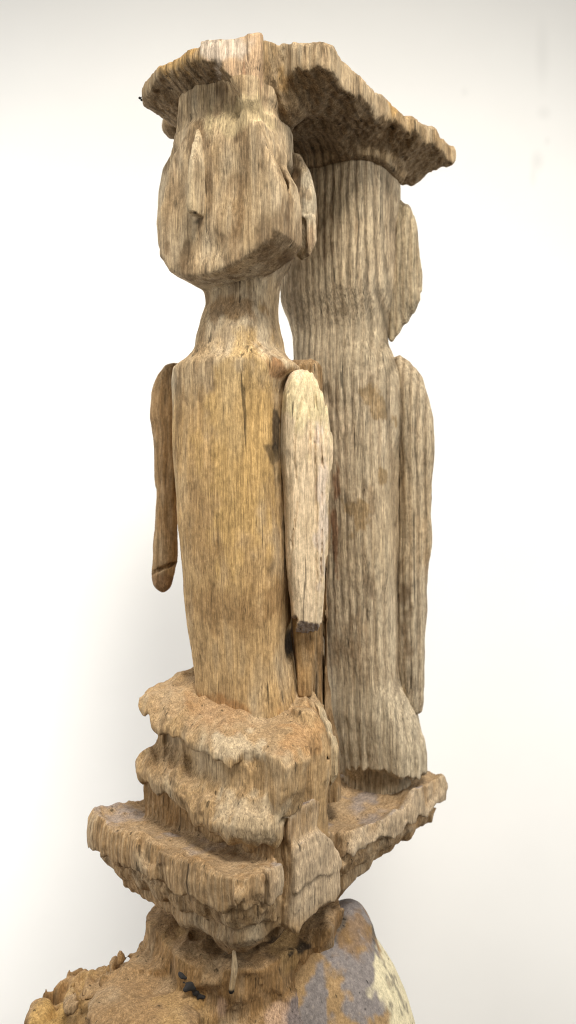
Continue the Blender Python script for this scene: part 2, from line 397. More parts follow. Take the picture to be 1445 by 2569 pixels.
# shoulder ledge at the arm socket
body = smin(body, ball(G, 700, 925, -.03, .055, .06, .022), .03)
body = carve(G, body, .0003, 48, .0007, .0045, 9, pit=.0012)
fig = bpy.data.objects.new('front_figure', None)      # replaced below by the mesh itself
def c_front(V, N):
    px, py = pix(V); x, y, z = V.T
    col = paint(V, N, OCHRE, TAN, .35, .22, 75, .35, -.1, .45)
    hd = sstep(.24, .34, z+.03*vn(x*9, y*9, z*5, 3))
    colh = paint(V, N, TAN, GREY, .7, .40, 75, .3, .1, .6)
    col = lerp(col, colh, hd[:, None])
    for a_n in (466, 524): col = mix(col, DARK, spot(V, a_n, 450, -.145, .008, .10, 40, .5)*.5)  # shading painted down both sides of the nose to lift its relief
    neck = spot(V, 575, 765, -.12, .075, .035, 1); col = mix(col, BROWN, neck*.65)  # the chin's shadow on the neck, painted in brown
    jaw = spot(V, 690, 640, -.05, .10, .075, 2); col = mix(col, DARK, jaw*.55)  # shade under the jaw and cheek painted into the colour
    col = mix(col, lin(196, 160, 100), spot(V, 600, 1130, -.12, .10, .30, 3, .35)*.6)
    col = mix(col, BROWN, spot(V, 560, 1520, -.1, .10, .06, 4)*.45)
    col = mix(col, BROWN, spot(V, 500, 1330, -.1, .05, .11, 5)*.3)
    col = mix(col, BROWN, spot(V, 690, 1500, -.1, .05, .05, 6)*.5)
    col = mix(col, SOOT_BLACK, spot(V, 694, 1085, -.09, .012, .05, 7, .7)*.8)
    col = mix(col, SOOT_BLACK, spot(V, 682, 1135, -.09, .016, .02, 8, .9)*.6)
    col = mix(col, SOOT_BLACK, spot(V, 728, 1620, 0, .018, .04, 9, .3)*.9)  # inside of the hole beside the strip darkened in colour
    col = mix(col, RUST, spot(V, 560, 1790, -.13, .12, .025, 10)*.55)
    col = mix(col, RUST, spot(V, 690, 930, -.08, .045, .02, 11)*.6)
    col = mix(col, lin(196, 176, 134), spot(V, 600, 300, -.15, .08, .045, 12)*.6)
    col = mix(col, DARK, spot(V, 690, 490, -.08, .02, .07, 13, .5)*.6)  # groove beside the face plate darkened in colour
    col = mix(col, BROWN, spot(V, 588, 560, -.17, .02, .16, 14, .5)*.35)
    col = mix(col, SOOT_BLACK, spot(V, 490, 547, -.15, .016, .010, 15, .5)*.8)
    return col
fig = build('front_figure', G, body, carving, WOOD, c_front, 'ochre front figure with a flat oval face, facing the viewer')

# nose: a long narrow ridge, broken off at its lower end
G = Grid((-.28, -.29, .64), (-.13, -.06, .95), .0026)
ns = loft(G, [(318, 498, 510, 2.0, None, -.095), (350, 489, 515, 2.4, None, -.130), (420, 480, 515, None, None, -.150), (480, 475, 513), (525, 471, 512), (541, 474, 509)], Y=-.153, yaw=YF, k=2.6, n=3.2, cap=.003)
ns = carve(G, ns, 0, 75, .0008, .002, 20)
nose = build('nose', G, ns, fig, WOOD, lambda V, N: mix(paint(V, N, lin(194, 172, 136), GREY, .5, .3, 75, .1, .2, .3), SOOT_BLACK, np.maximum(spot(V, 491, 543, -.185, .020, .013, 15, .6), 0)))
# ear: eroded slab on the side of the head with a split splinter
G = Grid((-.08, -.20, .50), (.12, .18, .94), VX)
er = loft(G, [(385, 712, 748), (410, 708, 766), (450, 704, 784), (500, 704, 794), (560, 706, 795), (600, 716, 791), (640, 738, 780), (655, 752, 768)], Y=-.015, yaw=-.75, k=.55, n=2.6, smooth=.02)
er = smin(er, loft(G, [(540, 762, 790), (600, 763, 794), (630, 768, 786), (645, 772, 778)], Y=-.06, k=.5, cap=.004), .004)
q = P(738, 465, -.085); er = smax(er, -((np.sqrt(((G.x-q[0])/.018)**2+((G.y-q[1])/.04)**2+((G.z-q[2])/.05)**2)-1)*.018), .010)
er = carve(G, er, .0008, 48, .0012, .004, 14, pit=.003)
def c_ear(V, N):
    px, py = pix(V); col = paint(V, N, GREY, TAN, .6, .55, 75, .2, .3, .7)
    col = mix(col, BONE, spot(V, 775, 500, -.03, .025, .10, 1)*.9); col = mix(col, DARK, spot(V, 735, 455, -.06, .028, .06, 2)*.8)
    return mix(col, FRESH, spot(V, 780, 600, -.05, .012, .04, 3, .3)*.6)
build('ear', G, er, fig, RIDGED, c_ear)
# right-hand pale arm, sawn and splintered at its lower end
G = Grid((-.05, -.20, -.33), (.15, .16, .40), .003)
arm = loft(G, [(925, 738, 775), (935, 725, 785), (960, 712, 800), (1000, 706, 813), (1050, 702, 822), (1100, 702, 831), (1125, 703, 834), (1170, 706, 830), (1250, 711, 825), (1350, 718, 821), (1450, 723, 816), (1500, 727, 811), (1600, 734, 803)],
           Y=-.055, yaw=.35, k=.72, n=2.9, smooth=.02, cap=.02)
cutz = Zp(1533, -.13)-.75*(G.y+.125)+.004*vn(G.x*150, G.y*150, 0*G.x, 6)+.15*(G.x-.05)
left_ = Zp(1556, -.12)+.010*vn(G.x*90, G.y*60, 0*G.x, 5)
arm = smax(arm, np.where(G.x < P(743, 0, -.12)[0]+.004*vn(G.z*60, 0*G.z, 0*G.z, 8), left_, cutz)-G.z, .002)
# long drying cracks
for (pts, wd) in (([(770, 960), (742, 1060), (738, 1160), (745, 1230)], .0028), ([(786, 960), (800, 1040), (806, 1110), (815, 1200)], .0026), ([(752, 1230), (738, 1320), (728, 1400)], .0026), ([(798, 1050), (790, 1130), (797, 1300), (795, 1500)], .002), ([(772, 990), (778, 1100), (776, 1180)], .0018), ([(810, 1120), (812, 1300), (806, 1480)], .0016)):
    zz = [Zp(p[1], -.12) for p in pts][::-1]; xx = [P(p[0], p[1], -.12)[0] for p in pts][::-1]
    xc = np.interp(G.z.ravel(), zz, xx).astype(np.float32)[None, None, :]; on = ((G.z > zz[0]) & (G.z < zz[-1]))
    wig = .003*vn(G.z*30, 0*G.z, 0*G.z, 12)+.0012*vn(G.z*90, 0*G.z, 0*G.z, 14)
    fade = np.clip((G.z-zz[0])/.03, 0, 1)*np.clip((zz[-1]-G.z)/.03, 0, 1)
    arm = np.where(G.y < -.04, arm+.0055*fade*np.exp(-((G.x-xc-wig)/(wd*.9))**2), arm)
rid = sstep(P(752, 0, -.12)[0], P(772, 0, -.12)[0], G.x+.012*vn(G.z*6, 0*G.z, 0*G.z, 77)) if False else sstep(.028, .046, G.x)
arm = arm+.0016*rid*np.clip(np.sin(G.x*2*math.pi/.0125+1.2*vn(G.z*4, G.x*30, 0*G.z, 78))+.4*vn(G.x*200, 0*G.y, G.z*9, 79), -1, 1)
arm = carve(G, arm, .0003, 110, .0009, .003, 10)
def c_arm(V, N):
    x, y, z = V.T; col = paint(V, N, PALE, lin(214, 188, 148), .6, .16, 110, .1, .2, .12)
    col = mix(col, lin(203, 188, 140), spot(V, 770, 1010, -.12, .07, .09, 1)*.5)
    col = mix(col, DARK, sstep(.5, .9, vn(x*130, y*130, z*5, 19))*.22)
    col = mix(col, lin(214, 196, 180), spot(V, 810, 1280, -.1, .02, .2, 2)*.6)
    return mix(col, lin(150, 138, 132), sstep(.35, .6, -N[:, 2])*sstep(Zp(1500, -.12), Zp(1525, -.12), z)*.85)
build('arm', G, arm, fig, PALEWOOD, c_arm, 'pale bleached arm with a splintered sawn lower end')
# left-hand dark arm
G = Grid((-.44, -.05, -.30), (-.20, .30, .46), .0034)
arm = loft(G, [(908, 425, 462), (920, 405, 475), (945, 392, 478), (985, 383, 474), (1050, 379, 460), (1150, 384, 452), (1250, 389, 446), (1330, 390, 446), (1390, 383, 446), (1440, 374, 440), (1470, 381, 432), (1490, 402, 420)],
           Y=.13, yaw=.2, k=.8, n=2.5, smooth=.02, cap=.012)
zz = P(400, 1432, .07)[2]; crk = np.abs((G.z-zz)-.55*(G.x+.34)-.006*vn(G.x*40, G.y*40, G.z*0, 4))-.003
arm = np.where(G.y < .13, smax(arm, -np.maximum(crk, -(arm+.01)), .003), arm)
arm = carve(G, arm, .0005, 60, .0008, .005, 14, pit=.002)
def c_arm2(V, N):
    col = paint(V, N, lin(168, 136, 96), BROWN, .4, .2, 60, .2, .0, .5)
    return mix(col, lin(136, 104, 74), spot(V, 405, 1470, .1, .05, .035, 2, .3)*.7)
build('arm', G, arm, fig, ROUGHW, c_arm2, 'dark brown eroded arm with a cracked lower tip')
# remnant strip below the pale arm
G = Grid((-.02, -.16, -.58), (.12, .16, -.1), .0032)
st = loft(G, [(1480, 735, 795), (1560, 736, 791), (1640, 740, 790), (1700, 744, 786), (1745, 748, 780)], Y=-.02, k=.7, n=2.8, yaw=-.25, cap=.006)
st = carve(G, st, .0003, 75, .0012, .004, 16)
build('hand', G, st, fig, WOOD, lambda V, N: mix(paint(V, N, lin(182, 148, 102), BROWN, .5, .3, 75, .2, -.2, .5), BROWN, spot(V, 770, 1590, 0, .02, .05, 3)*.7), 'orange brown stub of the hand below the pale arm')

# --- rear figure
G = Grid((-.06, .02, -.86), (.40, .56, 1.04), .0038)
YR = math.radians(-30)
rb = loft(G, [(250, 700, 1012), (330, 712, 1006), (400, 716, 1000), (470, 706, 1001), (560, 696, 1000), (640, 694, 996), (700, 697, 992), (760, 701, 986), (800, 720, 979), (845, 735, 974), (885, 736, 982), (915, 738, 996), (960, 741, 1004), (1010, 746, 1006),
              (1200, 760, 1002), (1400, 780, 1001), (1550, 800, 1000), (1650, 812, 1000), (1705, 818, 1004), (1740, 822, 1024), (1780, 824, 1042), (1850, 842, 1067), (1890, 852, 1071), (1930, 856, 1071), (1960, 858, 1068), (2000, 858, 1068)],
          Y=.27, yaw=YR, k=.84, n=2.9, smooth=.045)
hem = -.714-.12*(G.y-.10)+.028*vn(G.x*21, G.y*21, 0*G.x, 15)+.009*vn(G.x*80, G.y*105, 0*G.x, 16)
rb = smax(rb, hem-G.z, .004)
rb = smin(rb, loft(G, [(1780, 868, 1005), (1900, 872, 1022), (1990, 866, 1036), (2100, 850, 1044), (2160, 850, 1044)], Y=.29, yaw=YR, k=.72, n=3), .004)
# groove between torso and arm
rb = rb+np.where(G.z < -.44, .0022*sstep(-.46, -.60, G.z), 0)*np.sin(np.arctan2(G.x-.215, .27-G.y)*17+1.3*np.sin(G.z*9))
rb = carve(G, rb, .0013, 48, .0012, .005, 9, pit=.0015)
RB_ = G
def c_rear(V, N):
    px, py = pix(V); x, y, z = V.T
    col = paint(V, N, GREY, lin(166, 143, 108), .55, .36, 48, .3, .18, .55)
    col = mix(col, BONE, sstep(-.44, -.52, z+.03*vn(x*12, y*12, z*6, 8))*.5)
    col = mix(col, DARK, spot(V, 720, 740, .1, .07, .10, 1)*.5)  # occlusion next to the front figure painted into the colour
    for q_, (a_q, b_q, r_q, z_q) in enumerate(((950, 1035, .030, .030), (985, 1045, .022, .02), (930, 1000, .02, .03), (965, 1190, .02, .03), (900, 1290, .03, .05))):
        col = mix(col, lin(140, 112, 70), spot(V, a_q, b_q, hit(RB_, rb, a_q, b_q), r_q, z_q, 20+q_, .9)*.65)
    col = mix(col, lin(112, 66, 34), spot(V, 842, 1330, hit(RB_, rb, 842, 1330), .012, .13, 3, .6)*.7)
    col = mix(col, BROWN, spot(V, 860, 1640, .1, .06, .12, 4, .6)*.35)
    col = mix(col, lin(140, 126, 100), sstep(.25, .45, z)*sstep(.7, .5, z)*.35)
    return col
rear = build('rear_figure', G, rb, carving, RIDGED, c_rear, 'grey ridged rear figure with a flared skirt')
G = Grid((.25, .05, .42), (.46, .46, .92), .0036)
er = loft(G, [(503, 985, 1003), (525, 972, 1028), (570, 968, 1042), (640, 969, 1054), (700, 970, 1057), (760, 971, 1051), (800, 973, 1028), (835, 974, 1003), (858, 974, 984)], Y=.25, yaw=-.35, k=.55, n=2.7, smooth=.02)
gz = P(997, 650, .16); er = smax(er, -((np.sqrt(((G.x-gz[0])/.010)**2+((G.y-gz[1])/.03)**2+((G.z-gz[2])/.085)**2)-1)*.010), .012)
er = carve(G, er, .0016, 48, .0012, .004, 12)
build('ear', G, er, rear, RIDGED, lambda V, N: paint(V, N, lin(178, 162, 132), TAN, .5, .35, 48, .3, .25, .4))
G = Grid((.27, .05, -.62), (.47, .50, .47), .0038)
arm = loft(G, [(893, 990, 1006), (912, 985, 1030), (945, 988, 1058), (985, 990, 1074), (1050, 993, 1086), (1150, 998, 1089), (1250, 1000, 1084), (1350, 1000, 1078), (1450, 992, 1073), (1550, 990, 1070), (1650, 992, 1067), (1720, 998, 1064), (1760, 1010, 1061), (1790, 1028, 1057)],
           Y=.26, yaw=.25, k=.9, n=2.7, smooth=.02)
arm = smin(arm, loft(G, [(960, 975, 1050), (1400, 975, 1060), (1700, 980, 1055), (1775, 1000, 1052)], Y=.33, k=.45, n=2.6), .02)
q = P(1018, 1590, .13); arm = smax(arm, -((np.sqrt(((G.x-q[0])/.034)**2+((G.y-q[1])/.085)**2+((G.z-q[2])/.20)**2)-1)*.034), .02)
q = P(1040, 1250, .13); arm = smax(arm, -((np.sqrt(((G.x-q[0])/.010)**2+((G.y-q[1])/.03)**2+((G.z-q[2])/.28)**2)-1)*.010), .012)
arm = carve(G, arm, .0013, 48, .001, .005, 12, pit=.002)
def c_rarm(V, N):
    col = paint(V, N, lin(178, 160, 132), TAN, .5, .35, 48, .3, .25, .4)
    col = mix(col, DARK, spot(V, 1020, 1560, .18, .03, .14, 1, .5)*.65)  # recess between arm and torso darkened in colour
    col = mix(col, lin(110, 42, 30), np.maximum(spot(V, 1022, 1545, .17, .010, .022, 2, .5), spot(V, 1012, 1575, .17, .010, .018, 3, .5))*.6)
    return mix(col, lin(190, 160, 120), spot(V, 1075, 1380, .2, .02, .1, 4)*.4)
build('arm', G, arm, rear, RIDGED, c_rarm)

# --- web of wood joining the two figures
G = Grid((-.06, -.06, -.74), (.14, .32, .42), .0042)
wb = loft(G, [(905, 712, 770), (930, 700, 800), (1100, 690, 825), (1500, 700, 815), (1650, 720, 820), (1760, 740, 826), (1850, 740, 846), (2000, 745, 850), (2080, 745, 850)], Y=.12, k=2.0, n=3, yaw=.2, cap=.02)
crk = np.abs(G.x-(P(812, 1600, .05)[0]+.004*vn(G.z*9, 0*G.z, 0*G.z, 3)))-.0035
wb = np.where(G.y < .12, smax(wb, -np.maximum(crk, -(wb+.03)), .003), wb)
wb = carve(G, wb, .0008, 60, .0015, .006, 14)
build('joining_web', G, wb, carving, WOOD, lambda V, N: paint(V, N, lin(140, 112, 76), BROWN, .6, .35, 60, .4, -.1, .5))

# --- cap over both heads
G = Grid((-.42, -.27, .86), (.52, .52, 1.11), .0034)
zc = G.z; x2, y2 = G.x, G.y
colm = vn(x2*34, y2*34, 0*x2, 21); colf = vn(x2*95, y2*95, 0*x2, 22)      # fibre bundles broken at different heights
wig = .006*vn(x2*26, y2*26, zc*3, 23)+.010*fbm(x2*9, y2*9, zc*4, 2, 24)
LB = [(-.13, -.13), (-.150, -.198), (-.172, -.200), (-.235, -.172), (-.305, -.11), (-.368, -.03), (-.372, .01), (-.34, .05), (-.285, .11), (-.22, .22), (-.08, .18), (-.06, -.05)]
pl = poly2(x2, y2, LB)
bot = 1.014-.006*colm-.004*colf-.40*np.clip(-pl, 0, .14)+.016*fbm(x2*11, y2*11, 0*x2, 2, 25)
left = smax(smax(pl+wig*.8, zc-1.066-.002*colm, .026), bot+.004-zc, .010)
RB = [(.02, -.17), (.07, -.198), (.105, -.184), (.15, -.107), (.27, .008), (.365, .118), (.478, .253), (.462, .292), (.33, .345), (.2, .48), (.02, .4), (-.02, .05)]
pr = poly2(x2, y2, RB)
scal = .009*vn(np.hypot(x2+.3, y2+.5)*26+x2*8, y2*5, zc*2.5, 26)+.006*vn(x2*15, y2*15, zc*2, 29)
botr = .986-.007*colm-.005*colf-.20*np.clip(-pr, 0, .18)+.018*fbm(x2*10, y2*10, 0*x2, 3, 27)
topr = 1.066-.020*sstep(.08, .22, x2)+.004*vn(x2*14, y2*14, 0*x2, 28)
right = smax(smax(pr+wig*.6+scal, zc-topr, .028), botr-zc, .016)
# cores rising through the cap
core, wedge, front = neck_pieces(G)
core2 = loft(G, [(90, 690, 1010), (200, 700, 1012), (300, 706, 1012), (360, 712, 1004), (460, 712, 1004)], Y=.25, yaw=math.radians(-30), k=.85, n=3, smooth=.02)
shr = .007*sstep(1.03, .965, zc); core = core+shr; wedge = wedge+shr; front = front+shr
lump = ball(G, 732, 225, -.09, .04, .05, .07)
back = smax(poly2(x2, y2, [(-.24, .08), (.1, .2), (.1, .42), (-.1, .4)])+wig, np.maximum(zc-1.05, .96-zc), .02)
drop = ball(G, 432, 318, .16, .030, .04, .030)
top = np.float32(1.0)*(zc-1.066-.003*colm-.002*colf)
cap = smin(left, right, .004); cap = smin(cap, smax(core, top, .01), .022); cap = smin(cap, smax(core2, top+.03, .02), .03)
cap = smin(cap, smax(front, top, .008), .012); cap = smin(cap, smax(wedge, top, .006), .010); cap = smin(cap, lump, .03); cap = smin(cap, back, .01); cap = smin(cap, drop, .012)
cap = smax(cap, .925-zc, .004)
cap = carve(G, cap, .0004, 48, .0013, .005, 11, pit=.002)
def c_cap(V, N):
    x, y, z = V.T; px, py = pix(V)
    col = paint(V, N, lin(164, 137, 99), GREY, .4, .35, 48, .1, .05, .5)
    col = mix(col, lin(104, 82, 56), sstep(.25, .7, -N[:, 2])*.65)            # underside end grain browned further, shade painted into its colour
    fresh = sstep(P(500, 0, -.2)[0], P(520, 0, -.2)[0], x)*sstep(P(662, 0, -.2)[0], P(655, 0, -.2)[0], x)*sstep(-.12, -.15, y+.01*vn(x*50, y*50, z*20, 4))*sstep(.86, .90, z)*sstep(.5, .2, np.abs(N[:, 2]))
    col = mix(col, FRESH, fresh*.85)
    col = mix(col, lin(150, 104, 72), fresh*sstep(.1, .5, vn(x*170, y*170, z*3, 5))*.6)
    col = mix(col, lin(206, 190, 170), spot(V, 555, 120, -.2, .07, .03, 2, .4)*.8)
    col = mix(col, lin(186, 146, 84), np.maximum(spot(V, 985, 260, .02, .02, .03, 3, .4), spot(V, 440, 140, -.15, .05, .03, 4))*.6)
    col = mix(col, lin(186, 146, 84), spot(V, 715, 215, -.1, .03, .05, 6)*.4)
    col = mix(col, DARK, spot(V, 672, 150, -.14, .010, .05, 5, .6)*.4)
    return col
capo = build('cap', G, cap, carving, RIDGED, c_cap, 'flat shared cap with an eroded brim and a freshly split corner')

# --- pedestal
def off(z, tab):
    a = np.array(sorted(tab)); return np.interp(z, a[:, 0], a[:, 1]).astype(np.float32)
# upper tier: two lotus lips under the front figure
G = Grid((-.42, -.34, -.79), (.20, .32, -.36), .0036)
jag = .026*np.abs(vn(G.x*21, G.y*21, 0*G.x, 31))-.014+.007*vn(G.x*62, G.y*62, 0*G.x, 32)
zt = G.z-.33*(G.y+.03)+jag*.7
T1 = [(-.366, -.03), (-.33, -.09), (-.20, -.19), (-.130, -.238), (-.105, -.228), (-.075, -.175), (.0, -.105), (.09, -.03), (-.1, .24), (-.30, .12), (-.362, .04)]
e1 = .007*fbm(G.x*8, G.y*8, G.z*6, 2, 33)+.006*np.abs(vn(G.x*46, G.y*46, G.z*5, 34))-.002
t1 = poly2(G.x, G.y, T1)+e1-off(zt, [(-.435, -.17), (-.445, -.09), (-.455, -.04), (-.465, -.012), (-.478, 0), (-.492, 0), (-.500, -.008), (-.508, -.045), (-.54, -.055), (-.60, -.05), (-.70, -.05)])
t1 = smax(t1, np.maximum(zt+.430, -.70-zt), .012)*.8
zt2 = G.z-.10*(G.y+.03)+jag*.8+.035*sstep(-.16, -.30, G.x)*-1.0
T2 = [(-.372, -.02), (-.345, -.06), (-.22, -.18), (-.11, -.265), (-.035, -.262), (-.018, -.245), (.0, -.16), (.09, -.05), (-.12, .24), (-.33, .10)]
t2 = poly2(G.x, G.y, T2)+e1*.8-off(zt2, [(-.53, -.05), (-.55, -.036), (-.60, -.036), (-.625, -.024), (-.645, -.004), (-.665, .004), (-.690, 0), (-.705, -.01), (-.715, -.05), (-.74, -.06), (-.80, -.06)])
t2 = smax(t2, np.maximum(zt2+.535, -.76-zt2), .01)*.8
ped = smin(t1, t2, .012)
# worn corner: knob, split fin and the mound where the body meets the tier
ped = smin(ped, prism(G, [(622, 1898), (645, 1884), (700, 1905), (713, 1930), (708, 2000), (692, 2060), (640, 2010)], -.258, .09, -.72, .008, (692, 1980)), .012)
ped = smin(ped, ball(G, 716, 2008, -.175, .034, .05, .052), .012)
ped = smin(ped, ball(G, 690, 1850, -.12, .085, .09, .040), .03)
ped = smin(ped, loft(G, [(1775, 735, 790), (1820, 735, 815), (1880, 716, 832), (1960, 706, 838), (2030, 706, 832), (2100, 706, 830)], Y=-.10, k=1., n=3, yaw=.6), .02)
for a, b, wd in (((800, 1840), (822, 1960), -.0005),):
    A_, B_ = P(*a, -.25), P(*b, -.25); t = np.clip((G.z-A_[2])/(B_[2]-A_[2]), -.02, 1.02); on = (t > 0) & (t < 1)
    cr = np.where(on, np.abs(G.x/(D0+G.y)-(A_[0]+(B_[0]-A_[0])*t)/(D0-.25))*1.6-wd-.002*vn(G.z*60, 0*G.z, 0*G.z, 3), .05)
    ped = np.where(G.y < -.08, smax(ped, -np.maximum(cr, -(ped+.02)), .003), ped)
ped = carve(G, ped, .0003, 70, .0011, .0055, 9, pit=.002, chip=.003)
def c_ped(V, N):
    x, y, z = V.T; col = paint(V, N, lin(173, 143, 103), OCHRE, .4, .32, 70, .75, .05, .5)
    col = mix(col, BONE, spot(V, 640, 2060, -.25, .10, .05, 1)*.5)
    col = mix(col, BONE, spot(V, 590, 1880, -.22, .06, .03, 2)*.6)
    col = mix(col, RUST, spot(V, 560, 1775, -.12, .10, .035, 3)*.3)
    col = mix(col, lin(176, 128, 78), spot(V, 760, 1850, -.15, .06, .05, 4)*.4)
    col = mix(col, BROWN, spot(V, 420, 1860, -.02, .06, .08, 6)*.35)
    return col
build('lotus_tier', G, ped, carving, ROUGHW, c_ped, 'two lipped lotus tiers under the front figure')
# leaf-shaped flake standing off between the figures
G = Grid((.0, -.22, -.72), (.14, .06, -.44), .0032)
fk = prism(G, [(792, 1768), (800, 1775), (826, 1830), (843, 1885), (840, 1945), (822, 1990), (826, 1930), (822, 1870), (806, 1820)], -.09, .03, -.3)
fk = carve(G, fk, .002, 70, .0015, .004, 18)
build('splinter', G, fk, carving, WOOD, lambda V, N: paint(V, N, lin(186, 162, 124), TAN, .5, .3, 70, .3, .2, .3), 'long leaf shaped flake standing off the upper tier')

# plinth: riser, square slab with a groove, broken corner
G = Grid((-.53, -.40, -1.10), (.50, .64, -.62), .0042)
jag = .026*np.abs(vn(G.x*19, G.y*19, 0*G.x, 41))-.010+.007*vn(G.x*60, G.y*60, 0*G.x, 42)
e2 = .009*fbm(G.x*7, G.y*7, G.z*5, 2, 43)+.008*np.abs(vn(G.x*44, G.y*44, G.z*4, 40))-.003+.016*sstep(.30, .62, vn(G.x*13, G.y*13, G.z*9, 39))
PN = [(-.115, -.343), (-.075, -.335), (.46, .262), (.455, .30), (.06, .60), (-.485, .03), (-.50, -.012), (-.47, -.055)]
pp = poly2(G.x, G.y, PN)
NK = [(-.12, -.225), (-.09, -.22), (.17, .07), (.02, .36), (-.30, .06), (-.335, 0)]
pn = poly2(G.x, G.y, NK)
zj = G.z+jag
tt = sstep(-.895, -1.02, zj)
slabp = lerp(pp, pn, tt*.999)-off(zj, [(-.72, -.04), (-.745, -.022), (-.765, -.004), (-.80, .0), (-.838, -.004), (-.846, -.030), (-.856, -.034), (-.866, -.026), (-.893, -.038), (-.91, -.060), (-.94, -.035), (-.985, -.03), (-1.03, -.10), (-1.1, -.25)])
top = G.z+.765-.012*vn(G.x*13, G.y*13, 0*G.x, 44)-.018*sstep(-.05, .012, pp)*vn(G.x*30, G.y*30, 0*G.x, 45)-.012*sstep(-.05, .0, pp)+.035*np.exp(-(((G.x-.16)/.16)**2+((G.y-.10)/.16)**2))
slabp = smax(slabp+e2, top, .006)*.85
RS = [(-.035, -.235), (-.01, -.235), (.075, -.135), (.10, -.08), (.0, .22), (-.10, .30), (-.345, .04), (-.362, 0)]
ris = smax(poly2(G.x, G.y, RS)+.006*fbm(G.x*9, G.y*9, G.z*4, 2, 46), np.maximum(G.z+.66+.02*vn(G.x*12, G.y*12, 0*G.x, 47), -.9-G.z), .01)
plin = smin(slabp, ris, .012)
# broken blocks on the right-hand face and the dark notch beside them
U = np.array([.668, .744]); Nn = np.array([-.095, -.34])
a_ = (G.x-Nn[0])*U[0]+(G.y-Nn[1])*U[1]; b_ = (G.x-Nn[0])*U[1]-(G.y-Nn[1])*U[0]
wob = .008*vn(a_*0+1, G.z*14, 0*a_, 48)
YB = math.radians(46)
blockB = prism(G, [(735, 2150), (748, 2120), (775, 2105), (800, 2082), (830, 2088), (848, 2105), (857, 2160), (856, 2235), (840, 2262), (815, 2270), (790, 2300), (765, 2315), (748, 2345), (735, 2330), (742, 2250), (730, 2200)], -.180, .07, YB, .006)
blockA = prism(G, [(664, 2222), (690, 2212), (716, 2232), (722, 2262), (712, 2318), (716, 2345), (700, 2372), (690, 2350), (664, 2368)], -.285, .06, YB, .006)
notch = smax(np.abs(a_-.345-wob)-.020, np.maximum(-(b_+.045), G.z*0-1), .004)
notch2 = smax(np.abs(a_-.143+wob)-.014, -(b_+.035), .004)
notch3 = smax(np.abs(a_-.07-wob*.6)-.004, -(b_+.02), .002)
plin = smax(plin, -smax(notch, np.abs(G.z+.80)-.11, .01), .006)
plin = smin(plin, blockB, .012)
plin = smax(plin, -smax(notch2, np.abs(G.z+.80)-.13, .01), .005); plin = smax(plin, -smax(notch3, np.abs(G.z+.8)-.09, .01), .003)
q = P(690, 2360, -.2); plin = smax(plin, -((np.sqrt(((G.x-q[0])/.035)**2+((G.y-q[1])/.05)**2+((G.z-q[2])/.03)**2)-1)*.03), .01)
plin = carve(G, plin, .0003, 66, .0012, .0055, 8, pit=.002, chip=.0035)
def c_plin(V, N):
    x, y, z = V.T; col = paint(V, N, lin(172, 142, 103), lin(162, 127, 84), .55, .3, 66, .8, .05, .5)
    b = (x-Nn[0])*U[1]-(y-Nn[1])*U[0]; a = (x-Nn[0])*U[0]+(y-Nn[1])*U[1]
    col = mix(col, lin(190, 172, 146), sstep(-.02, .0, b+.006*vn(x*30, y*30, z*12, 5))*sstep(-.93, -.88, z)*sstep(.0, .15, a)*.6)  # right-hand face painted paler, as lit from the right
    col = mix(col, BROWN, sstep(-.93, -.99, z+.02*vn(x*12, y*12, z*8, 6))*.55)
    col = mix(col, lin(150, 142, 140), sstep(.7, .95, N[:, 2])*sstep(.0, .5, fbm(x*14, y*14, z*5, 3, 77))*.6)
    col = mix(col, lin(146, 108, 62), spot(V, 560, 2080, -.2, .22, .05, 4)*.5)
    col = mix(col, SOOT_BLACK, spot(V, 690, 2360, -.15, .035, .025, 7)*.7)
    return col
build('plinth', G, plin, carving, ROUGHW, c_plin, 'square eroded plinth slab with a broken corner')

# base: worn block below the plinth, spreading to the left, running down to the floor
G = Grid((-.72, -.52, -1.62), (.32, .55, -.96), .0048)
bs = loft(G, [(2290, 372, 840, .95), (2350, 376, 830, .95), (2400, 384, 812, .95), (2450, 376, 815, .95, None, .0), (2520, 340, 830, .95, None, -.05), (2620, 300, 850, .95, None, -.08), (2800, 280, 940, .8, None, -.02), (3100, 250, 950, .8)], Y=.03, yaw=.7, k=.95, n=3, smooth=.04)
lx = loft(G, [(2405, 310, 470, .6), (2440, 290, 600, .6), (2480, 235, 640, .6), (2505, 180, 660, .6), (2520, 130, 680, .6), (2545, 85, 700, .6), (2600, 70, 700, .6), (2800, 60, 700, .6), (3000, 90, 700, .6)], Y=-.05, k=.6, n=3.2, smooth=.008)
bs = smin(bs, lx, .05)
jb = .018*np.abs(vn(G.x*17, G.y*17, G.z*15, 51))-.010+.020*fbm(G.x*8, G.y*8, G.z*9, 2, 52)
cj = sstep(-.35, -.47, G.x)*(.034*np.abs(vn(G.x*24, G.y*24, 0*G.x, 53))-.008+.016*vn(G.x*58, G.y*58, 0*G.x, 54))
bs = bs*.8+jb*.8+cj
for (px, py, Y, r, rz) in ((290, 2425, -.02, .020, .030), (372, 2402, .02, .03, .03), (250, 2490, -.08, .045, .03), (190, 2500, -.12, .04, .025), (100, 2545, -.1, .03, .03), (300, 2540, -.2, .08, .03), (420, 2560, -.22, .06, .03)):
    bs = smin(bs, ball(G, px, py, Y, r, r*1.6, rz), .015)
for (px, py, Y, r) in ((325, 2420, -.02, .026), (232, 2462, -.06, .03), (120, 2500, -.12, .03), (650, 2460, -.27, .05)):
    bs = smax(bs, -ball(G, px, py, Y, r, r*2.5, r*.8), .012)
bs = carve(G, bs, 0, 60, .0012, .006, 9, pit=.003, chip=.0045)
BY = lambda px, py: hit(GB, bs, px, py)
GB = G
